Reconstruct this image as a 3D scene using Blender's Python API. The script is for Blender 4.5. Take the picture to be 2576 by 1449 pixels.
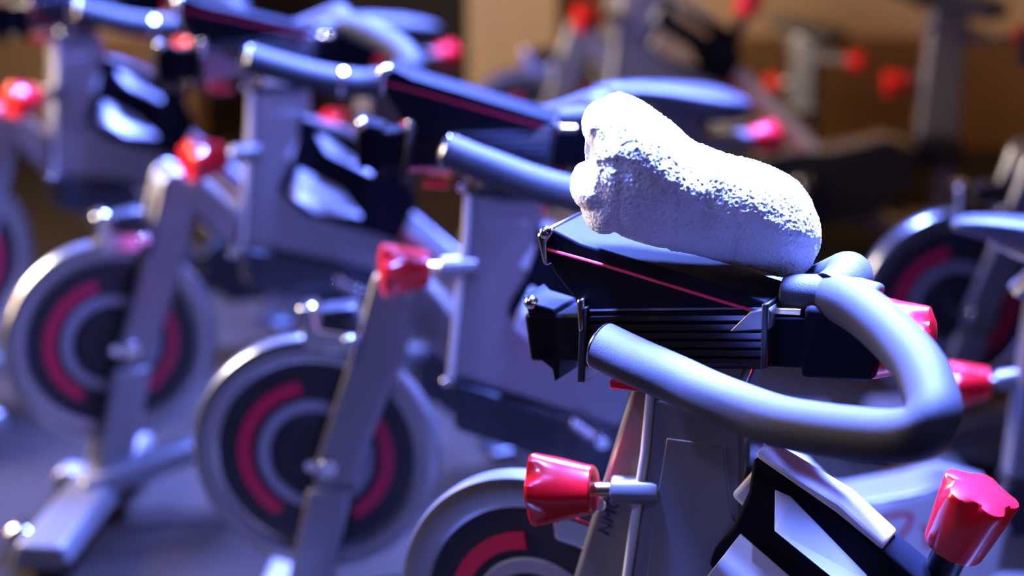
import bpy, bmesh, math, random
from mathutils import Vector, Matrix, noise
random.seed(7)
PI = math.pi
R = math.radians
scene = bpy.context.scene
for o in list(bpy.data.objects):
    bpy.data.objects.remove(o)
COL = scene.collection

# ------------------------------------------------------------------ camera
CAM_H = 1.57
cam_d = bpy.data.cameras.new('camera')
cam = bpy.data.objects.new('camera', cam_d)
COL.objects.link(cam)
cam.location = (0, 0, CAM_H)
cam.rotation_euler = (R(72), 0, 0)
cam_d.sensor_width = 36
cam_d.lens = 36 * 4450 / 2576
cam_d.clip_start = .05
cam_d.dof.use_dof = True
cam_d.dof.focus_distance = 1.93
cam_d.dof.aperture_fstop = 1.7
cam_d.dof.aperture_blades = 0
scene.camera = cam
scene.view_settings.view_transform = 'Standard'
scene.view_settings.look = 'None'
scene.view_settings.gamma = 1
scene.view_settings.use_curve_mapping = False
scene.view_settings.exposure = -.35

# ------------------------------------------------------------------ world + lights
w = bpy.data.worlds.new('room_air')
scene.world = w
w.use_nodes = True
bg = w.node_tree.nodes['Background']
bg.inputs[0].default_value = (.5, .32, .36, 1)
bg.inputs[1].default_value = .03

def lamp(name, kind, loc, target, energy, color, size=1, size_y=None, spot=60, blend=.5):
    d = bpy.data.lights.new(name, kind)
    d.energy = energy
    d.color = color
    if kind == 'AREA':
        d.size = size
        if size_y:
            d.shape = 'RECTANGLE'
            d.size_y = size_y
    else:
        d.shadow_soft_size = size
    if kind == 'SPOT':
        d.spot_size = R(spot)
        d.spot_blend = blend
    o = bpy.data.objects.new(name, d)
    COL.objects.link(o)
    o.location = loc
    v = Vector(target) - Vector(loc)
    o.rotation_euler = v.to_track_quat('-Z', 'Y').to_euler()
    return o

BLUE = (.14, .22, 1)
# a row of blue lamps hangs over the front row, a little behind it
for (ax, ay), (lx, ly), e in (((.16, 1.84), (.42, 2.26), 420), ((.0, 2.70), (.22, 3.12), 210), ((-.45, 3.4), (-.22, 3.82), 190), ((-1.0, 4.05), (-.80, 4.48), 190)):
    a = lamp('blue_stage_and_fill', 'AREA', (lx, ly, 2.05), (ax, ay, .92), e, BLUE, .45, .25)
    a.data.spread = R(72)
a = lamp('blue_stage_and_fill', 'AREA', (-.22, 1.98, 2.0), (.11, 1.78, .92), 20, BLUE, .3, .12)  # added fill for the left end of the near handlebar
a.data.spread = R(15)
for (ax, ay), e in (((.845, 2.64), 45), ((.32, 3.72), 75), ((-.37, 4.62), 85)):
    a = lamp('blue_saddle_fill', 'AREA', (ax + .1, ay + .35, 2.0), (ax, ay, .8), e, BLUE, .3, .2)  # added fill, one lamp to brighten each saddle
    a.data.spread = R(50)
lamp('blue_floor_spot', 'SPOT', (-1.9, 1.1, 2.9), (-.35, 2.35, .25), 230, (.26, .30, 1), .12, spot=50, blend=.5)
lamp('warm_rim_light', 'AREA', (-2.9, 4.3, 1.8), (-.3, 2.9, .5), 300, (1, .86, .7), 1.0, .9)
lamp('blue_stage_and_fill', 'SPOT', (.95, .55, 2.7), (.36, 1.72, .66), 120, (.25, .32, 1), .05, spot=12, blend=.6)  # added narrow spot that brightens the guard ledges
lamp('violet_fill_light', 'AREA', (1.2, -1.4, 2.0), (0, 2.4, .7), 9, (.62, .48, 1), 1.5, 1.5)
lamp('warm_side_light', 'AREA', (-3.3, 3.4, 1.5), (0, 2.5, .6), 130, (1, .72, .46), .3, 1.8)
lamp('amber_wall_light', 'SPOT', (3.4, 3.6, 3.2), (1.9, 5.6, .3), 170, (1, .50, .14), .25, spot=75, blend=.8)
lamp('amber_wall_light', 'SPOT', (-.6, 5.0, 3.3), (-.2, 6.6, .9), 200, (1, .52, .26), .3, spot=90, blend=.8)

# ------------------------------------------------------------------ materials
def mat(name, col, rough=.5, metal=0, bump=0, bscale=200, var=0, vscale=8, coat=0, spec=.5, sheen=0):
    m = bpy.data.materials.new(name)
    m.use_nodes = True
    nt = m.node_tree
    b = nt.nodes['Principled BSDF']
    b.inputs['Base Color'].default_value = (*col, 1)
    b.inputs['Roughness'].default_value = rough
    b.inputs['Metallic'].default_value = metal
    b.inputs['Coat Weight'].default_value = coat
    b.inputs['Specular IOR Level'].default_value = spec
    b.inputs['Sheen Weight'].default_value = sheen
    tc = nt.nodes.new('ShaderNodeTexCoord')
    n = nt.nodes.new('ShaderNodeTexNoise')
    n.inputs['Scale'].default_value = vscale
    n.inputs['Detail'].default_value = 4
    nt.links.new(tc.outputs['Object'], n.inputs['Vector'])
    rp = nt.nodes.new('ShaderNodeMix')
    rp.data_type = 'RGBA'
    v = var or .06
    rp.inputs[6].default_value = (*[c * (1 - v) for c in col], 1)
    rp.inputs[7].default_value = (*[min(1, c * (1 + v)) for c in col], 1)
    nt.links.new(n.outputs['Fac'], rp.inputs[0])
    nt.links.new(rp.outputs[2], b.inputs['Base Color'])
    if bump:
        n2 = nt.nodes.new('ShaderNodeTexNoise')
        n2.inputs['Scale'].default_value = bscale
        n2.inputs['Detail'].default_value = 3
        nt.links.new(tc.outputs['Object'], n2.inputs['Vector'])
        bp = nt.nodes.new('ShaderNodeBump')
        bp.inputs['Strength'].default_value = bump
        bp.inputs['Distance'].default_value = .002
        nt.links.new(n2.outputs['Fac'], bp.inputs['Height'])
        nt.links.new(bp.outputs['Normal'], b.inputs['Normal'])
    return m

M = {
    'silver': mat('silver_paint', (.235, .225, .23), .36, .6, coat=.3),
    'pale': mat('pale_grey_paint', (.55, .55, .58), .4),
    'trim_and_highlight': mat('edge_highlight_paint', (.82, .8, .78), .25, .3),  # near-white, for the painted highlight on the head tube edge
    'gunmetal': mat('ribbed_gunmetal', (.16, .15, .17), .22, 1),
    'polish': mat('polished_steel', (.8, .8, .8), .14, 1),
    'rim': mat('flywheel_steel', (.36, .36, .37), .27, .9),
    'wheelblack': mat('black_flywheel_paint', (.012, .012, .016), .4),
    'hub': mat('black_hub_plastic', (.006, .006, .007), .55),
    'ringgrey': mat('grey_ring', (.3, .3, .34), .4, .4),
    'ringred': mat('red_ring', (.55, .006, .05), .4),
    'redplastic': mat('glossy_red_plastic', (.72, .006, .012), .24, coat=.6),
    'redline': mat('red_piping', (.6, .004, .05), .5),
    'black': mat('black_plastic', (.012, .012, .014), .33),
    'deep': mat('deep_black_plastic', (.004, .004, .007), .55, spec=.06),
    'gloss': mat('gloss_black_plastic', (.010, .011, .018), .2, coat=.4),
    'foam': mat('black_foam_grip', (.030, .030, .034), .62, bump=.35, bscale=900, spec=.2),
    'seat': mat('black_vinyl', (.04, .04, .045), .45),
    'panel': mat('pale_panel', (.62, .66, .68), .5),
    'brass': mat('brass_pin', (.85, .6, .3), .25, 1),
    'blueprint': mat('blue_lettering', (.01, .02, .16), .5),
    'towel': mat('white_terry', (.74, .73, .74), .95, bump=.6, bscale=420, sheen=.5, spec=.1),
    'wall': mat('tan_wall_paint', (.42, .3, .2), .8),
    'wallbrown': mat('brown_wood_panel', (.16, .085, .035), .6, var=.3, vscale=3),
    'dark': mat('dark_curtain', (.012, .011, .01), .9),
}

def floor_mat():
    m = mat('brown_carpet_floor', (.022, .016, .012), .8, bump=.8, bscale=260, var=.18, vscale=25, spec=.04)
    return m

# ------------------------------------------------------------------ mesh helpers
def finish(name, bm, material, parent=None, smooth=True, bevel=0, seg=2, auto=40):
    bmesh.ops.recalc_face_normals(bm, faces=bm.faces)
    me = bpy.data.meshes.new(name)
    bm.to_mesh(me)
    bm.free()
    me.materials.append(M[material] if isinstance(material, str) else material)
    o = bpy.data.objects.new(name, me)
    COL.objects.link(o)
    if parent:
        o.parent = parent
    if smooth:
        for p in me.polygons:
            p.use_smooth = True
        me.set_sharp_from_angle(angle=R(auto))
    if bevel:
        b = o.modifiers.new('bevel', 'BEVEL')
        b.width = bevel
        b.segments = seg
        b.limit_method = 'ANGLE'
        b.angle_limit = R(35)
        b.harden_normals = False
    return o

def prism(bm, pts, y0, y1):
    """polygon in the x z plane pushed from y0 to y1"""
    a = [bm.verts.new((x, y0, z)) for x, z in pts]
    b = [bm.verts.new((x, y1, z)) for x, z in pts]
    bm.faces.new(a)
    bm.faces.new(b[::-1])
    n = len(pts)
    for i in range(n):
        j = (i + 1) % n
        bm.faces.new((a[i], b[i], b[j], a[j]))

def frames(path):
    P = [Vector(p) for p in path]
    T = []
    for i in range(len(P)):
        a = P[max(i - 1, 0)]
        b = P[min(i + 1, len(P) - 1)]
        T.append((b - a).normalized())
    up = Vector((0, 0, 1)) if abs(T[0].z) < .9 else Vector((0, 1, 0))
    N = [(up - T[0] * up.dot(T[0])).normalized()]
    for i in range(1, len(P)):
        v = N[-1] - T[i] * N[-1].dot(T[i])
        N.append(v.normalized())
    return P, T, N

def spline(pts, n=8):
    P = [Vector(p) for p in pts]
    out = []
    for i in range(len(P) - 1):
        p0 = P[max(i - 1, 0)]
        p1, p2 = P[i], P[i + 1]
        p3 = P[min(i + 2, len(P) - 1)]
        for k in range(n):
            t = k / n
            out.append(.5 * ((2 * p1) + (p2 - p0) * t + (2 * p0 - 5 * p1 + 4 * p2 - p3) * t * t + (3 * p1 - p0 - 3 * p2 + p3) * t ** 3))
    out.append(P[-1])
    return out

def tube(bm, path, rad, seg=20, cap=True, rz=None):
    """rad: number or list; rz: second radius for flat tubes"""
    P, T, N = frames(path)
    rings = []
    for i in range(len(P)):
        r = rad[i] if isinstance(rad, (list, tuple)) else rad
        r2 = r if rz is None else rz
        b = T[i].cross(N[i])
        rings.append([bm.verts.new(P[i] + N[i] * (math.cos(2 * PI * k / seg) * r) + b * (math.sin(2 * PI * k / seg) * r2)) for k in range(seg)])
    for i in range(len(rings) - 1):
        for k in range(seg):
            j = (k + 1) % seg
            bm.faces.new((rings[i][k], rings[i][j], rings[i + 1][j], rings[i + 1][k]))
    if cap:
        bm.faces.new(rings[0][::-1])
        bm.faces.new(rings[-1])

def boxbar(bm, path, hw, hh):
    """rectangular bar along a path in the x z plane; hw = half width in y, hh = half height in plane"""
    P = [Vector(p) for p in path]
    rings = []
    for i in range(len(P)):
        t = (P[min(i + 1, len(P) - 1)] - P[max(i - 1, 0)]).normalized()
        n = Vector((-t.z, 0, t.x))
        y = Vector((0, 1, 0))
        rings.append([bm.verts.new(P[i] + n * a * hh + y * b * hw) for a, b in ((1, 1), (1, -1), (-1, -1), (-1, 1))])
    for i in range(len(rings) - 1):
        for k in range(4):
            j = (k + 1) % 4
            bm.faces.new((rings[i][k], rings[i][j], rings[i + 1][j], rings[i + 1][k]))
    bm.faces.new(rings[0][::-1])
    bm.faces.new(rings[-1])

def ring_y(bm, c, prof, seg=72, a0=0, a1=2 * PI):
    """profile [(radius, y)...] turned about a y axis through c=(x, z); closed profile"""
    full = abs(a1 - a0 - 2 * PI) < 1e-4
    n = seg if full else seg + 1
    rings = []
    for i in range(n):
        a = a0 + (a1 - a0) * i / seg
        rings.append([bm.verts.new((c[0] + r * math.cos(a), y, c[1] + r * math.sin(a))) for r, y in prof])
    m = len(prof)
    for i in range(n if full else n - 1):
        j = (i + 1) % n
        for k in range(m):
            l = (k + 1) % m
            bm.faces.new((rings[i][k], rings[i][l], rings[j][l], rings[j][k]))
    if not full:
        bm.faces.new(rings[0])
        bm.faces.new(rings[-1][::-1])

def knob_mesh(bm, base, axis, length=.076, r0=.029, r1=.045, lobes=5, phase=.3):
    """tapered fluted grip: narrow at the spindle, wide notched outer end"""
    base = Vector(base)
    T = Vector(axis).normalized()
    up = Vector((0, 0, 1)) if abs(T.z) < .9 else Vector((1, 0, 0))
    N = (up - T * up.dot(T)).normalized()
    B = T.cross(N)
    seg = lobes * 8
    prof = [(0, r0 * .9, .0), (.03, r0, .02), (.12, r0 * 1.04, .04), (.50, r0 + (r1 - r0) * .52, .05), (.70, r0 + (r1 - r0) * .74, .07), (.82, r0 + (r1 - r0) * .88, .18), (.92, r1, .27), (.97, r1 * .97, .28), (1.0, r1 * .80, .12), (1.03, r1 * .45, .05), (1.035, r1 * .1, 0)]
    rings = []
    for t, r, dp in prof:
        ring = []
        for k in range(seg):
            a = 2 * PI * k / seg
            c = .5 + .5 * math.cos(lobes * a + phase)
            rr = r * (1 - dp * (1 - c) ** 1.5)
            ring.append(bm.verts.new(base + T * (t * length) + N * (rr * math.cos(a)) + B * (rr * math.sin(a))))
        rings.append(ring)
    for i in range(len(rings) - 1):
        for k in range(seg):
            j = (k + 1) % seg
            bm.faces.new((rings[i][k], rings[i][j], rings[i + 1][j], rings[i + 1][k]))
    bm.faces.new(rings[0][::-1])
    bm.faces.new(rings[-1])

def tag(o, label=None, cat=None, group=None, kind=None):
    if label: o['label'] = label
    if cat: o['category'] = cat
    if group: o['group'] = group
    if kind: o['kind'] = kind

# ------------------------------------------------------------------ the room
def slab(name, x0, x1, y0, y1, z0, z1, m):
    bm = bmesh.new()
    bmesh.ops.create_cube(bm, size=1)
    for v in bm.verts:
        v.co = Vector(((x0 + x1) / 2 + v.co.x * (x1 - x0), (y0 + y1) / 2 + v.co.y * (y1 - y0), (z0 + z1) / 2 + v.co.z * (z1 - z0)))
    o = finish(name, bm, m, smooth=False)
    o['kind'] = 'structure'
    return o

M['floor'] = floor_mat()
slab('floor', -7, 7, -3, 7.4, -.1, 0, 'floor')
WY = 6.6
slab('wall_back', -7, -1.2, WY, WY + .2, 0, 3.6, 'wall')
slab('wall_back', .0, 7, WY, WY + .2, 0, 3.6, 'wall')
slab('wall_back', -1.2, 0, WY + .6, WY + .8, 0, 3.6, 'dark')
slab('trim_and_highlight_1', -.16, .16, WY - .25, WY, 0, 3.6, 'wall')
slab('trim_and_highlight_2', .16, 7, WY - .06, WY, 0, .42, 'wallbrown')
slab('trim_and_highlight_3', -7, -1.2, WY - .06, WY, 0, .42, 'wallbrown')
slab('wall_left', -7.2, -7, -3, 7.4, 0, 3.6, 'wall')
slab('wall_right', 7, 7.2, -3, 7.4, 0, 3.6, 'wall')

# ------------------------------------------------------------------ the bike
def rot2(x, z, cx, cz, a):
    c, s = math.cos(a), math.sin(a)
    return cx + c * (x - cx) - s * (z - cz), cz + s * (x - cx) + c * (z - cz)

def text_mesh(name, body, size, mx, material, parent):
    cu = bpy.data.curves.new(name, 'FONT')
    cu.body = body
    cu.size = size
    cu.extrude = .0006
    cu.align_x = 'RIGHT'
    cu.align_y = 'CENTER'
    t = bpy.data.objects.new(name, cu)
    COL.objects.link(t)
    bpy.context.view_layer.update()
    me = bpy.data.meshes.new_from_object(t)
    bpy.data.objects.remove(t)
    me.transform(mx)
    me.materials.clear()
    me.materials.append(M[material])
    o = bpy.data.objects.new(name, me)
    COL.objects.link(o)
    o.parent = parent
    return o

def make_bike(pose, label, group, head=(0, 0), bar=(0, 0, 0), wheel=(0, 0), pin_tilt=0, fork=(0, -.055), cal=(0, 0), foot_rot=0, loop=1, collar=False, guard_mat='panel'):
    X, Y, yaw = pose
    root = bpy.data.objects.new('exercise_bike', None)
    COL.objects.link(root)
    root.location = (X, Y, 0)
    root.rotation_euler = (0, 0, R(yaw))
    root.empty_display_size = .1
    tag(root, label, 'exercise bike', group)
    hs = lambda pts: [(x + head[0], z + head[1]) for x, z in pts]
    wheel = (wheel[0] + .008, wheel[1] - .022)
    ws = lambda pts: [(x + wheel[0], z + wheel[1]) for x, z in pts]
    fk = lambda pts: [(x + wheel[0] + fork[0], z + wheel[1] + (fork[1] if z > .64 else 0)) for x, z in pts]

    def bs1(x, z):
        x, z = rot2(x, z, .1, .905, bar[2])
        return x + bar[0], z + bar[1]
    bs = lambda pts: [bs1(x, z) for x, z in pts]

    def P(name, pts, y0, y1, m, bevel=.004, parent=root, seg=2):
        bm = bmesh.new()
        prism(bm, pts, y0, y1)
        return finish(name, bm, m, parent, bevel=bevel, seg=seg)

    # ---- base
    bm = bmesh.new()
    prism(bm, [(.40, .055), (.41, .095), (.50, .095), (.52, .05), (.50, .04), (.42, .04)], -.24, .24)
    st = finish('front_stabilizer', bm, 'silver', root, bevel=.008, seg=3)
    if foot_rot:
        st.matrix_basis = Matrix.Translation((.46, 0, 0)) @ Matrix.Rotation(foot_rot, 4, 'Z') @ Matrix.Scale(1.15, 4, (0, 1, 0)) @ Matrix.Translation((-.46, 0, 0))
    for s in (-1, 1):
        bm = bmesh.new()
        tube(bm, [(.46, s * .20, .0), (.46, s * .20, .045)], .03, 20)
        finish('levelling_foot', bm, 'black', st, bevel=.004)
        bm = bmesh.new()
        tube(bm, [(.545, s * .12 - .02, .035), (.545, s * .12 + .02, .035)], .035, 28)
        finish('transport_wheel', bm, 'polish' if s > 0 else 'silver', st, bevel=.006)
    bm = bmesh.new()
    prism(bm, [(-.90, .05), (-.89, .09), (-.80, .09), (-.79, .05), (-.81, .035), (-.88, .035)], -.25, .25)
    st2 = finish('rear_stabilizer', bm, 'silver', root, bevel=.008, seg=3)
    for s in (-1, 1):
        bm = bmesh.new()
        tube(bm, [(-.85, s * .20, .0), (-.85, s * .20, .04)], .03, 20)
        finish('levelling_foot', bm, 'black', st2, bevel=.004)
    bm = bmesh.new()
    boxbar(bm, [(.47, 0, .085), (.36, 0, .11), (.1, 0, .17), (-.3, 0, .2), (-.6, 0, .15), (-.86, 0, .075)], .028, .024)
    finish('base_rail', bm, 'silver', root, bevel=.008, seg=3)

    # ---- flywheel
    wx, wz = .375 + wheel[0], .392 + wheel[1]
    wr = .213
    FY = -.060
    fl = None
    bm = bmesh.new()
    prof = [(a, b + FY) for a, b in ((.168, -.012), (.176, -.017), (.200, -.019), (.2085, -.0165), (wr, -.007), (wr, .007), (.2085, .0165), (.200, .019), (.176, .017), (.168, .012))]
    ring_y(bm, (wx, wz), prof, 96)
    fl = finish('flywheel', bm, 'rim', root)
    bm = bmesh.new()
    ring_y(bm, (wx, wz), [(.02, FY - .010), (.174, FY - .012), (.174, FY + .012), (.02, FY + .010)], 96)
    finish('flywheel_disc', bm, 'wheelblack', fl)
    for s in (-1, 1):
        for a0, a1 in ((148, 240), (-58, 80)):
            bm = bmesh.new()
            q = sorted((FY + s * .0115, FY + s * .0145))
            ring_y(bm, (wx, wz), [(.112, q[0]), (.134, q[0]), (.134, q[1]), (.112, q[1])], 40, R(a0), R(a1))
            finish('red_decal', bm, 'ringred', fl)
        bm = bmesh.new()
        q = sorted((FY + s * .0112, FY + s * .016))
        ring_y(bm, (wx, wz), [(.078, q[0]), (.100, q[0]), (.098, q[1]), (.080, q[1])], 64)
        finish('inner_ring', bm, 'ringgrey', fl)
        bm = bmesh.new()
        q = sorted((FY + s * .011, FY + s * .022))
        ring_y(bm, (wx, wz), [(.008, q[0]), (.074, q[0]), (.066, q[1]), (.008, q[1])], 48)
        finish('hub_cover', bm, 'hub', fl)
    bm = bmesh.new()
    tube(bm, [(wx, FY - .075, wz), (wx, FY + .062, wz)], .010, 16)
    finish('axle', bm, 'polish', fl)

    # ---- fork
    for s in (1, -1):
        y0, y1 = sorted((FY + s * .034, FY + s * .060))
        up = fk([(.236, .800), (.262, .782), (.288, .690), (.370, .392), (.372, .352), (.296, .352), (.292, .392), (.212, .650), (.196, .745), (.212, .790)])
        bm = bmesh.new()
        prism(bm, up, y0, y1)
        fb = finish('fork_blade', bm, 'silver', root, bevel=.009, seg=3)
        low = fk([(.306, .350), (.382, .350), (.436, .10 - wheel[1]), (.362, .10 - wheel[1])])
        bm = bmesh.new()
        prism(bm, low, y0 - .002, y1 + .004)
        finish('fork_foot', bm, 'silver', root, bevel=.009, seg=3)
        bm = bmesh.new()
        tube(bm, [(wx - .03, FY + s * .058, wz), (wx - .03, FY + s * .07, wz)], .016, 18)
        finish('axle_nut', bm, 'polish', fb, bevel=.002)
        bm = bmesh.new()
        tube(bm, [(.303 + wheel[0] + fork[0], FY + s * .058, .615 + wheel[1]), (.303 + wheel[0] + fork[0], FY + s * .066, .615 + wheel[1])], .011, 14)
        finish('fork_bolt', bm, 'polish', fb, bevel=.002)
        if s == 1:
            # lettering running up the blade
            a = Vector((.262 + wheel[0] + fork[0], 0, .700 + wheel[1]))
            d = Vector((-.26, 0, .966)).normalized()
            nrm = Vector((0, 1, 0))
            upv = nrm.cross(d)
            mx = Matrix(((d.x, upv.x, nrm.x, a.x + .014), (d.y, upv.y, nrm.y, FY + .0605), (d.z, upv.z, nrm.z, a.z - .052), (0, 0, 0, 1)))
            text_mesh('lettering', 'NMOTI', .0235, mx, 'blueprint', fb)
    bm = bmesh.new()
    prism(bm, fk([(.215, .795), (.262, .775), (.275, .73), (.195, .72)]), FY - .045, FY + .045)
    finish('fork_crown', bm, 'silver', root, bevel=.01, seg=3)

    # ---- brake caliper above the flywheel
    cs = lambda pts: [(x + wheel[0] + cal[0], z + wheel[1] + cal[1]) for x, z in pts]
    bm = bmesh.new()
    prism(bm, cs([(.395, .66), (.385, .585), (.28, .575), (.27, .615), (.36, .625), (.365, .665)]), FY - .026, FY + .026)
    bc = finish('brake_caliper', bm, 'polish', root, bevel=.006)
    bm = bmesh.new()
    prism(bm, cs([(.36, .655), (.352, .628), (.285, .62), (.30, .665)]), FY - .02, FY + .03)
    finish('brake_block', bm, 'black', bc, bevel=.004)
    bm = bmesh.new()
    tube(bm, [(.292 + wheel[0] + cal[0], FY + .024, .585 + wheel[1] + cal[1]), (.292 + wheel[0] + cal[0], FY + .040, .585 + wheel[1] + cal[1])], .013, 16)
    finish('adjuster_bolt', bm, 'polish', bc, bevel=.002)

    # ---- frame
    bm = bmesh.new()
    boxbar(bm, [(.225 + wheel[0] + fork[0] * .8, -.035, .715 + wheel[1] * .5), (.12 + (wheel[0] + fork[0]) * .8, -.012, .585), (.0, 0, .42), (-.14, 0, .30), (-.30, 0, .235)], .026, .036)
    finish('down_tube', bm, 'silver', root, bevel=.012, seg=3)
    bm = bmesh.new()
    boxbar(bm, [(.02, 0, .76), (-.10, 0, .675), (-.24, 0, .555), (-.36, 0, .44), (-.50, 0, .30)], .034, .027)
    tt = finish('top_tube', bm, 'pale', root, bevel=.007, seg=3)
    for s in (-1, 1):
        bm = bmesh.new()
        y = s * .0345
        boxbar(bm, [(x, y, z - .022) for x, z in ((-.02, .73), (-.10, .672), (-.24, .552), (-.36, .438), (-.48, .315))], .0012, .006)
        finish('red_stripe', bm, 'redline', tt)
    # head tube + side body
    hd = P('head_tube', hs([(.108, .862), (.116, .868), (.006, .856), (.004, .70), (.02, .56), (.142, .553), (.126, .72), (.122, .74)][0:1] + [(-.006, .858), (-.012, .70), (.0, .55), (.142, .552), (.124, .70), (.113, .80)]), -.030, .030, 'silver', .010, seg=4)
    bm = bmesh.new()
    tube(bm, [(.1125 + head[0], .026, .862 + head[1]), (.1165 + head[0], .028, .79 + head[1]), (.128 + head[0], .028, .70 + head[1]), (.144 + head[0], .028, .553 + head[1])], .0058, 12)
    finish('edge_highlight', bm, 'trim_and_highlight', hd)  # bright rod stands in for the rim light along the front edge
    P('head_cap', hs([(.112, .860), (.114, .872), (.004, .868), (.004, .855)]), -.032, .032, 'black', .003, parent=hd)
    P('side_cover', hs([(.090, .815), (.018, .82), (.006, .74), (-.065, .645), (-.185, .515), (-.125, .475), (.118, .556), (.105, .70)]), -.0312, .0312, 'silver', .003, seg=3)
    lo = P('lower_cover', hs([(.140, .552), (-.13, .478), (-.155, .44), (-.135, .335), (-.10, .345), (.02, .43), (.137, .468)]), -.044, .044, 'gloss', .008, seg=3)
    bm = bmesh.new()
    tube(bm, [(-.055, .044, .485), (-.095, .05, .46)], .014, 18)
    finish('cable_clamp', bm, 'polish', lo, bevel=.003)
    bm = bmesh.new()
    tube(bm, [(-.105, .044, .45), (-.105, .056, .45)], .012, 18)
    finish('cover_screw', bm, 'polish', lo, bevel=.002)
    bm = bmesh.new()
    tube(bm, [(.128, .0, .545), (.150, .0, .545)], .009, 14)
    finish('frame_bolt', bm, 'polish', hd, bevel=.002)

    # ---- head pin: boss, brass spindle, red knob
    hx, hz = head
    k0 = Vector((.212 + hx, .048, .742 + hz - pin_tilt))
    b0 = Vector((.100 + hx, .018, .742 + hz))
    ax = (k0 - b0).normalized()
    bm = bmesh.new()
    tube(bm, [b0, b0 + ax * .058], .017, 20)
    boss = finish('pin_boss', bm, 'silver', hd, bevel=.003)
    bm = bmesh.new()
    tube(bm, [b0 + ax * .056, k0 - ax * .036], .0085, 16)
    finish('pin_spindle', bm, 'brass', hd)
    bm = bmesh.new()
    knob_mesh(bm, k0 - ax * .038, ax)
    finish('knob', bm, 'redplastic', root, auto=28)

    # ---- bottle tray / sweat guard behind the head tube (black, with ledges)
    gs = lambda pts: [(x + head[0] * .1, z + head[1] * .5) for x, z in pts]
    gd = P('sweat_guard', gs([(.002, .806), (-.036, .796), (-.068, .784), (-.156, .731), (-.200, .704), (-.235, .62), (-.19, .54), (-.14, .56), (.0, .615), (.028, .646), (.050, .665), (.044, .686), (.022, .721), (.006, .766)]), -.004, .046, 'deep', .005, seg=3)

    def wedge(name, pts3, m):
        """raised facet on the near face: (x, z, y) corners, filled back to the guard"""
        bm = bmesh.new()
        q = [(gs([(x, z)])[0], y) for x, z, y in pts3]
        a = [bm.verts.new((p[0], y, p[1])) for p, y in q]
        b = [bm.verts.new((p[0], .043, p[1])) for p, y in q]
        bm.faces.new(a)
        bm.faces.new(b[::-1])
        for i in range(len(q)):
            k = (i + 1) % len(q)
            bm.faces.new((a[i], b[i], b[k], a[k]))
        return finish(name, bm, m, gd, bevel=.001, smooth=False)
    wedge('guard_ledge', [(-.026, .776, .0475), (-.044, .772, .0475), (-.136, .700, .056), (-.128, .694, .080), (-.040, .744, .080)], 'pale')
    wedge('guard_ledge', [(.012, .714, .0475), (-.075, .660, .0475), (-.10, .615, .098), (.0, .640, .118), (.034, .668, .118)], 'pale')
    P('guard_rim', gs([(-.002, .816), (-.100, .778), (-.152, .742), (-.150, .734), (-.098, .765), (-.045, .790), (-.004, .809)]), .004, .0485, 'pale', .003, parent=gd)

    # ---- resistance knob on its black rod
    r0 = Vector((-.212 + hx, .0, .676 + hz))
    ax = Vector((-.33, 0, .94)).normalized()
    bm = bmesh.new()
    tube(bm, [r0 - ax * .03, r0 + ax * .075], .019, 20)
    rd = finish('resistance_rod', bm, 'black', root, bevel=.003)
    bm = bmesh.new()
    knob_mesh(bm, r0 + ax * .072, ax, .078, .033, .043, 5, 1.0)
    finish('knob', bm, 'redplastic', rd, auto=28)

    # ---- handlebar: neck, slider, stem cover, bars
    bm = bmesh.new()
    n0 = bs1(.06, .90)
    prism(bm, [(.100 + hx, .85 + hz), (.012 + hx, .85 + hz), (n0[0] - .045, n0[1]), (n0[0] + .045, n0[1])], -.024, .024)
    nk = finish('handlebar_post', bm, 'polish', root, bevel=.01, seg=3)
    bm = bmesh.new()
    tube(bm, [(.100 + hx, .0, .885 + hz), (.116 + hx, .0, .885 + hz)], .009, 14)
    finish('post_bolt', bm, 'polish', nk, bevel=.002)
    # ribbed carriage
    bm = bmesh.new()
    prof = []
    zz = [(-.036, .034), (-.030, .040)]
    z = -.028
    while z < .030:
        zz += [(z, .041), (z + .0055, .041), (z + .007, .036), (z + .0085, .036)]
        z += .010
    zz += [(.034, .040), (.038, .036)]
    ang = math.atan2(.034, -.215) - PI
    prof = [(y, z) for z, y in zz] + [(-y, z) for z, y in zz[::-1]]
    c0, c1 = Vector((*[.212], 0, .894)), Vector((.0, 0, .932))
    ends = []
    for c in (c0, c1):
        ring = []
        for y, z in prof:
            x2, z2 = bs1(c.x + .17 * z * 0, c.z + z)
            ring.append(bm.verts.new((x2, y, z2)))
        ends.append(ring)
    n = len(prof)
    for k in range(n):
        j = (k + 1) % n
        bm.faces.new((ends[0][k], ends[0][j], ends[1][j], ends[1][k]))
    bm.faces.new(ends[0])
    bm.faces.new(ends[1][::-1])
    car = finish('slider_carriage', bm, 'gunmetal', root, auto=25)
    # rail inside the carriage
    bm = bmesh.new()
    pa, pb_ = bs1(.30, .876), bs1(-.085, .938)
    boxbar(bm, [(pa[0], 0, pa[1]), (pb_[0], 0, pb_[1])], .026, .029)
    rail = finish('slider_rail', bm, 'deep', root, bevel=.004)
    # front end cap of the rail
    P('rail_end_cap', bs([(.306, .928), (.298, .921), (.264, .917), (.259, .906), (.257, .833), (.263, .828), (.266, .843), (.293, .858), (.298, .904)]), -.026, .026, 'deep', .002, parent=rail)
    P('front_flange', bs([(.222, .932), (.212, .934), (.214, .842), (.224, .840)]), -.044, .044, 'black', .002, parent=car)
    P('flange_rim', bs([(.226, .940), (.216, .944), (.215, .905), (.223, .900)]), -.044, .0445, 'polish', .003, parent=car)
    P('rear_flange', bs([(.004, .972), (-.004, .974), (-.006, .900), (.002, .898)]), -.043, .043, 'black', .002, parent=car)
    P('lock_pad', bs([(.19, .846), (.15, .850), (.15, .838), (.19, .834)]), -.03, .03, 'redplastic', .003, parent=car)
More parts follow.
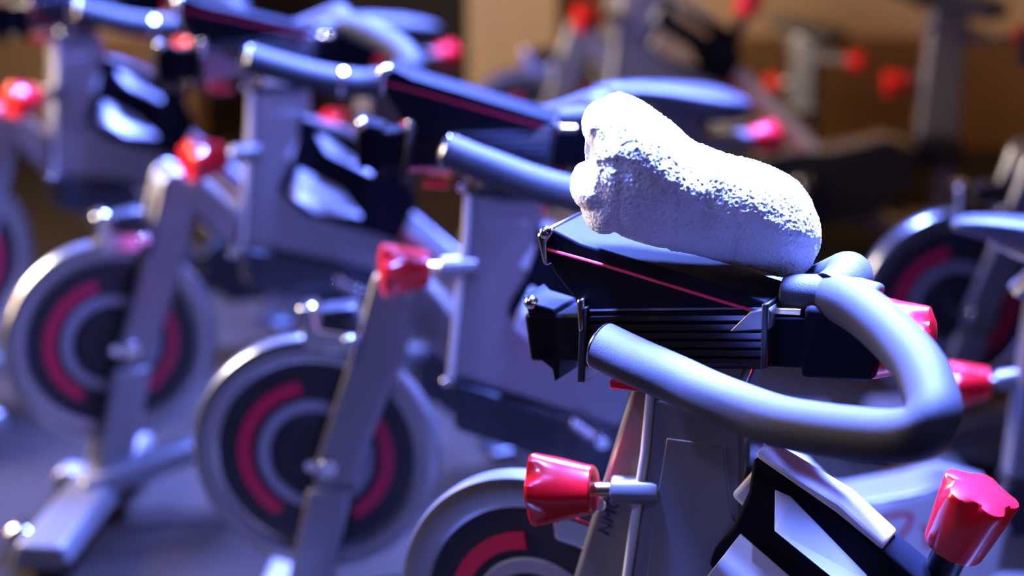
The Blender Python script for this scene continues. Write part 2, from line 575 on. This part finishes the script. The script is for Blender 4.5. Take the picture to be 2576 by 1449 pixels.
    # rear block + slider knob
    P('rear_block', bs([(-.040, .974), (-.118, .978), (-.130, .94), (-.118, .902), (-.040, .893)]), -.036, .034, 'deep', .006, parent=rail)
    P('rail_reflection', bs([(-.002, .964), (-.035, .968), (-.035, .961), (-.002, .957)]), .010, .0275, 'brass', .001, parent=rail)  # brass strip in place of a golden reflection along the rail
    bm = bmesh.new()
    q = bs1(-.098, .937)
    knob_mesh(bm, (q[0], -.01, q[1]), (-1, -.10, .10), .068, .044, .036, 5, .6)
    finish('knob', bm, 'redplastic', rail, auto=28)
    # stem cover with red line
    cov = [(.270, .998), (.262, 1.018), (.225, 1.006), (.135, .994), (.0, .974), (-.006, .962), (-.005, .944), (.215, .912), (.222, .93), (.258, .965), (.272, .995)]
    sc = P('stem_cover', bs(cov), -.036, .038, 'deep', .006, seg=3)
    for s in (-1, 1):
        bm = bmesh.new()
        pts = [bs1(x, z) for x, z in ((.266, .992), (.20, .985), (.13, .976), (.06, .967), (-.003, .959))]
        tube(bm, [(x, s * .037 + .001, z) for x, z in pts], .0020, 8)
        finish('red_piping', bm, 'redline', sc)
    P('cover_rim', bs([(.280, 1.008), (.262, 1.021), (.258, 1.014), (.268, 1.000), (.266, .972), (.272, .975)]), -.036, .0405, 'polish', .003, parent=sc)
    P('corner_reflection', bs([(.040, .934), (.017, .961), (-.003, .969), (-.0065, .966), (-.006, .944)]), -.0415, .0420, 'silver', .002, parent=sc)  # silver wedge in the shape of a blue reflection on the black cover
    for par, (x, z), y in ((sc, bs1(.270, 1.010), .034), (rail, bs1(.296, .919), .022), (hd, (.122 + hx, .872 + hz), .020), (hd, (.150 + hx, .548 + hz), .030)):  # added polished balls that catch the lamps as bright dots
        bm = bmesh.new()
        bmesh.ops.create_uvsphere(bm, u_segments=20, v_segments=12, radius=.0085, matrix=Matrix.Translation((x, y, z)))
        finish('glint_ball', bm, 'polish', par)
    # clip under the front of the cover
    P('front_clip', bs([(.262, .965), (.236, .930), (.228, .935), (.230, .95), (.24, .955), (.244, .968)]), -.02, .02, 'black', .003, parent=sc)

    # bars: one continuous padded bar per side, mirrored
    near = [(.153, .12, .922), (.110, .125, .913), (.061, .13, .904), (.018, .14, .898), (-.024, .15, .895), (-.069, .165, .896), (-.112, .178, .902), (-.156, .19, .910), (-.196, .200, .919), (-.222, .204, .930), (-.231, .196, .943), (-.226, .178, .953), (-.202, .14, .967), (-.168, .10, .975), (-.128, .062, .982), (-.092, .03, .984), (-.062, .0, .978)]
    far = [(.153, .10, .925), (.10, .105, .920), (.05, .105, .928), (.01, .095, .943), (-.020, .075, .962), (-.045, .057, .980), (-.060, .042, .991), (-.066, .028, .993), (-.066, .012, .988), (-.060, .0, .982)]
    for s in (1, -1):
        pts = [(*bs1(x if x > -.06 else -.06 + (x + .06) * loop, z), y * s) for x, y, z in (near if s == 1 else far)]
        path = spline([(x, y, z) for x, z, y in pts], 6)
        bm = bmesh.new()
        tube(bm, path, .0262, 28)
        hb = finish('handlebar', bm, 'foam', root, auto=50, bevel=.004)
        # chrome ring and cap at the forward end
        d = (path[0] - path[3]).normalized()
        bm = bmesh.new()
        tube(bm, [path[0] + d * .0005, path[0] + d * .003], [.0268, .0262], 28)
        finish('end_ring', bm, 'polish', hb, bevel=.001)
        bm = bmesh.new()
        tube(bm, [path[0] + d * .002, path[0] + d * .008], [.022, .017], 28)
        finish('end_plug', bm, 'black', hb)
        if s == 1 and collar:
            bm = bmesh.new()
            tube(bm, path[24:26], .0275, 24)
            finish('collar', bm, 'polish', hb, bevel=.001)
    bm = bmesh.new()
    q = bs1(-.075, .975)
    tube(bm, [(q[0] + .07, 0, q[1] + .0), (q[0], 0, q[1] + .004), (q[0] - .03, 0, q[1] - .004)], [.020, .026, .030], 24)
    finish('bar_clamp', bm, 'foam', root, bevel=.004)

    # ---- rear: chain guard, crank, pedals, seat tube, seat
    guard = [(-.28, .33), (-.40, .352), (-.50, .352), (-.60, .375), (-.655, .392), (-.73, .372), (-.76, .33), (-.75, .24), (-.66, .17), (-.48, .13), (-.30, .15), (-.22, .23), (-.22, .29)]
    cg = P('chain_guard', guard, .03, .066, guard_mat, .008, seg=3)
    P('chain_guard_top', [(-.28, .335), (-.40, .357), (-.50, .357), (-.60, .380), (-.655, .398), (-.73, .378), (-.73, .372), (-.655, .392), (-.60, .375), (-.50, .350), (-.40, .350), (-.28, .328)], -.03, .064, 'silver', .002, parent=cg)
    strokes = [[(-.552, .334), (-.585, .345), (-.603, .343), (-.600, .325), (-.585, .300), (-.575, .282), (-.572, .272)], [(-.618, .322), (-.630, .322), (-.628, .305), (-.632, .290), (-.642, .300), (-.652, .322), (-.656, .318), (-.654, .295), (-.664, .288)]]
    for sk_, th in (zip(strokes, (.0055, .0045)) if guard_mat == 'panel' else ()):
        bm = bmesh.new()
        tube(bm, spline([(x, .0655, z) for x, z in sk_], 6), th * .8, 10)
        for v in bm.verts:
            v.co.y = .0658 + (v.co.y - .0655) * .2
        finish('lettering', bm, 'ringred', cg)
    bm = bmesh.new()
    tube(bm, [(-.42, -.075, .265), (-.42, .085, .265)], .022, 20)
    ck = finish('crank_axle', bm, 'polish', root, bevel=.003)
    for s, a in ((1, R(-80)), (-1, R(100))):
        e = Vector((-.42 + .165 * math.cos(a), s * .085, .265 + .165 * math.sin(a)))
        bm = bmesh.new()
        tube(bm, [(-.42, s * .080, .265), (e.x, s * .092, e.z)], .013, 14)
        finish('crank_arm', bm, 'silver', ck, bevel=.003)
        bm = bmesh.new()
        prism(bm, [(e.x - .05, e.z - .012), (e.x + .05, e.z - .012), (e.x + .045, e.z + .012), (e.x - .045, e.z + .012)], *sorted((s * .10, s * .19)))
        finish('pedal', bm, 'black', ck, bevel=.006)
    seat_s = P('seat_tube', [(-.772, .765), (-.880, .765), (-.884, .39), (-.756, .39), (-.762, .55)], -.030, .030, 'silver', .012, seg=4)
    P('seat_tube_collar', [(-.752, .392), (-.888, .392), (-.90, .30), (-.77, .29)], -.036, .036, 'black', .008, parent=seat_s)
    bm = bmesh.new()
    boxbar(bm, [(-.86, 0, .31), (-.845, 0, .18), (-.84, 0, .075)], .024, .026)
    finish('rear_strut', bm, 'silver', root, bevel=.008)
    bm = bmesh.new()
    boxbar(bm, [(-.44, 0, .25), (-.62, 0, .29), (-.80, 0, .34)], .026, .030)
    finish('seat_stay', bm, 'silver', root, bevel=.008)
    bm = bmesh.new()
    tube(bm, [(-.77, 0, .560), (-.735, 0, .553)], .016, 18)
    tube(bm, [(-.74, 0, .554), (-.715, 0, .549)], .009, 14)
    finish('seat_pin', bm, 'silver', seat_s)
    bm = bmesh.new()
    knob_mesh(bm, (-.722, 0, .550), (1, 0, -.10), .066, .025, .040)
    finish('knob', bm, 'redplastic', seat_s, auto=28)
    # seat post, slider, saddle
    bm = bmesh.new()
    prism(bm, [(-.795, .76), (-.865, .76), (-.885, .70 + .0), (-.80, .70)], -.022, .022)
    finish('seat_post', bm, 'polish', root, bevel=.006)
    P('seat_slider', [(-.86, .755), (-.80, .765), (-.74, .705), (-.86, .664), (-1.02, .668), (-1.02, .698), (-.90, .70)], -.028, .028, 'silver', .006)
    bm = bmesh.new()
    knob_mesh(bm, (-1.015, 0, .680), (-1, 0, 0), .066, .025, .040)
    finish('knob', bm, 'redplastic', root, auto=28)
    # saddle: lofted sections from the nose back
    bm = bmesh.new()
    secs = [(-.640, .815, .012, .010), (-.655, .826, .024, .022), (-.70, .828, .030, .034), (-.76, .824, .038, .044), (-.82, .818, .058, .054), (-.88, .808, .085, .060), (-.93, .800, .100, .058), (-.965, .793, .095, .048), (-.985, .782, .070, .030), (-.990, .770, .03, .012)]
    rings = []
    for x, z, hw, th in secs:
        ring = []
        for k in range(24):
            a = 2 * PI * k / 24
            c, s_ = math.cos(a), math.sin(a)
            yy = hw * math.copysign(abs(c) ** .75, c)
            zz_ = z - th * .35 + (th * .35 if s_ > 0 else th * .85) * math.copysign(abs(s_) ** .8, s_)
            ring.append(bm.verts.new((x, yy, zz_)))
        rings.append(ring)
    for i in range(len(rings) - 1):
        for k in range(24):
            j = (k + 1) % 24
            bm.faces.new((rings[i][k], rings[i][j], rings[i + 1][j], rings[i + 1][k]))
    bm.faces.new(rings[0][::-1])
    bm.faces.new(rings[-1])
    sad = finish('saddle', bm, 'seat', root, auto=60)
    sad.modifiers.new('sub', 'SUBSURF').levels = 1
    sad.modifiers['sub'].render_levels = 1
    for s in (-1, 1):
        bm = bmesh.new()
        tube(bm, spline([(-.68, s * .012, .805), (-.75, s * .02, .765), (-.86, s * .024, .755), (-.95, s * .045, .775)], 5), .004, 8)
        finish('saddle_rail', bm, 'polish', sad)
    return root

FG = 'exercise bikes in the front row'
BG = 'exercise bikes in the far row'
BARROT = R(8)
bikeA = make_bike((.29, 1.82, 150), 'nearest black and silver exercise bike, sharp, with the white towel on its handlebar', FG, head=(.026, -.024), bar=(0, 0, 0), wheel=(-.062, .082), pin_tilt=.012, fork=(-.034, 0), cal=(-.035, -.055))
make_bike((.045, 2.70, 176), 'silver exercise bike directly behind the towel, its whole flywheel showing low in the middle', FG, bar=(-.015, .016, BARROT), head=(0, -.008), loop=.7)
make_bike((-.427, 3.43, 201), 'blurred silver exercise bike third in the row, flywheel and front foot showing at the left', FG, bar=(-.03, .028, BARROT), head=(-.018, .012), foot_rot=R(-27), loop=.5, collar=True, guard_mat='black')
make_bike((-.976, 4.10, 221), 'blurred exercise bike at the far left end, its head tube near the left edge', FG, bar=(-.045, .012, BARROT), head=(-.004, .0), collar=True, guard_mat='black')
make_bike((.4307, 5.089, 180), 'far exercise bike at the back, its seat tube and red knob at the top right', BG, bar=(0, .02, BARROT), guard_mat='black')
make_bike((1.326, 3.55, 185), 'far bike cut by the right edge, its amber lit flywheel behind the near handlebar', BG, bar=(0, .02, BARROT), guard_mat='black')
bikeK = make_bike((0.411, 5.979, 145), 'small far exercise bike against the back wall, its seat tube just right of the towel', BG, bar=(0, .02, BARROT), guard_mat='black')
bikeK.scale = (0.78,) * 3

# ------------------------------------------------------------------ the towel
CAMF = 4450.0
TOW = (.185, 1.868, R(180 + 4))
def side_T(px, py, y=0.0):
    X, Yw, a = TOW
    c, s = math.cos(a), math.sin(a)
    u, v = (px - 1288) / CAMF, (724.5 - py) / CAMF
    p = R(18)
    d = (u, math.cos(p) + v * math.sin(p), -math.sin(p) + v * math.cos(p))
    t = (y + (-s * X + c * Yw)) / (-s * d[0] + c * d[1])
    q = (t * d[0] - X, t * d[1] - Yw)
    return c * q[0] + s * q[1], t * d[2] + CAM_H

def make_towel():
    # stations along the roll: pixel of the upper and lower outline in the photo, turned into height over the stem cover
    st = [(1490, 290, 545), (1540, 247, 580), (1600, 262, 603), (1680, 312, 622), (1740, 362, 634), (1800, 384, 648), (1900, 412, 674), (1960, 438, 690), (2000, 466, 690), (2030, 500, 675), (2044, 535, 650)]
    sec = []
    for px, a, b in st:
        xa, za = side_T(px, a)
        xb, zb = side_T(px, b)
        sec.append(((xa + xb) / 2, (za + zb) / 2, (za - zb) / 2))
    ns, nr = 150, 132
    bm = bmesh.new()
    rings = []
    for i in range(ns + 1):
        t = i / ns * (len(sec) - 1)
        k = min(int(t), len(sec) - 2)
        f = t - k
        def cr(j):
            p0 = sec[max(k - 1, 0)][j]; p1 = sec[k][j]; p2 = sec[k + 1][j]; p3 = sec[min(k + 2, len(sec) - 1)][j]
            return .5 * (2 * p1 + (p2 - p0) * f + (2 * p0 - 5 * p1 + 4 * p2 - p3) * f * f + (3 * p1 - p0 - 3 * p2 + p3) * f ** 3)
        x, z, r = cr(0), cr(1), cr(2)
        ring = []
        for m in range(nr):
            a = 2 * PI * m / nr
            n = Vector((0, math.cos(a), math.sin(a)))
            q = Vector((x, n.y * r * .92, z + n.z * r))
            d = noise.noise(q * 28) * .003 + noise.noise(q * 260) * .0011 + noise.noise(q * 600) * .0009
            # hem edge of the outer turn, running along the roll on the near side
            d += .0035 if .0 < (a - .15 - .15 * math.sin(x * 20)) % (2 * PI) < 1.6 else 0
            # creases across the roll
            d -= .0035 * math.exp(-((x - .075) / .006) ** 2) * max(0, math.cos(a + .5))
            d -= .0025 * math.exp(-((x - .018) / .004) ** 2) * max(0, math.cos(a + .6))
            d -= .002 * math.exp(-((x + .05) / .005) ** 2) * max(0, math.cos(a + .3))
            q += n * d
            ring.append(bm.verts.new(q))
        rings.append(ring)
    for i in range(ns):
        for m in range(nr):
            j = (m + 1) % nr
            bm.faces.new((rings[i][m], rings[i][j], rings[i + 1][j], rings[i + 1][m]))
    # rear end: close with a puffed cap
    x, z, r = sec[-1]
    last = rings[-1]
    for s_, dx in ((.88, .003), (.6, .006), (.2, .007)):
        ring = [bm.verts.new((x - dx, (v.co.y) * s_, z + (v.co.z - z) * s_)) for v in rings[-1]]
        for m in range(nr):
            j = (m + 1) % nr
            bm.faces.new((last[m], last[j], ring[j], ring[m]))
        last = ring
    bm.faces.new(last)
    # front end: dished inside the roll
    x, z, r = sec[0]
    last = rings[0]
    for s_, dx in ((.93, .004), (.86, -.004), (.6, -.012), (.2, -.014)):
        ring = [bm.verts.new((x + dx, v.co.y * s_, z + (v.co.z - z) * s_)) for v in rings[0]]
        for m in range(nr):
            j = (m + 1) % nr
            bm.faces.new((last[j], last[m], ring[m], ring[j]))
        last = ring
    bm.faces.new(last[::-1])
    # rolled layers showing at the front end
    def roll_layer(pts, th):
        path = spline(pts, 8)
        tube(bm, path, th, 18)
    X0, Z0, R0 = sec[1]
    turns = []
    for k in range(60):
        u = k / 59
        a = .9 + u * 4.6 * PI
        rr = R0 * (.90 - .72 * u)
        turns.append((X0 + .016 - .010 * u + .005 * math.sin(a * 1.3), rr * .9 * math.cos(a), Z0 - .004 + rr * .96 * math.sin(a)))
    roll_layer(turns[::2], R0 * .125)
    # lower folded lobes poking out at the front
    for (px, py, yy, rr) in ((1478, 468, .0, .0225), (1512, 392, .0, .016), (1512, 318, .0, .024), (1508, 520, .0, .024)):
        lx, lz = side_T(px, py, yy)
        bmesh.ops.create_icosphere(bm, subdivisions=4, radius=rr, matrix=Matrix.Translation((lx - .004, yy, lz)) @ Matrix.Diagonal((1.0, 2.1, 1.15, 1)))
    for v in bm.verts:
        v.co += Vector((noise.noise(v.co * 500), noise.noise(v.co * 500 + Vector((9, 0, 0))), noise.noise(v.co * 500 + Vector((0, 9, 0))))) * .0009
    o = finish('towel', bm, 'towel', auto=180)
    md = o.modifiers.new('fuse', 'REMESH')
    md.mode = 'VOXEL'
    md.voxel_size = .0016
    md.use_smooth_shade = True
    md = o.modifiers.new('soften', 'SMOOTH')
    md.iterations = 14
    for nm, sz, st_ in (('terry_loops', .0026, .0030), ('terry_clumps', .02, .0012)):
        tx = bpy.data.textures.new(nm, 'CLOUDS')
        tx.noise_scale = sz
        tx.noise_depth = 1
        md = o.modifiers.new(nm, 'DISPLACE')
        md.texture = tx
        md.strength = st_
        md.mid_level = .5
    o.location = (TOW[0], TOW[1], 0)
    o.rotation_euler = (0, 0, TOW[2])
    tag(o, 'thick white rolled terry towel lying across the nearest handlebar', 'towel')
    return o

make_towel()
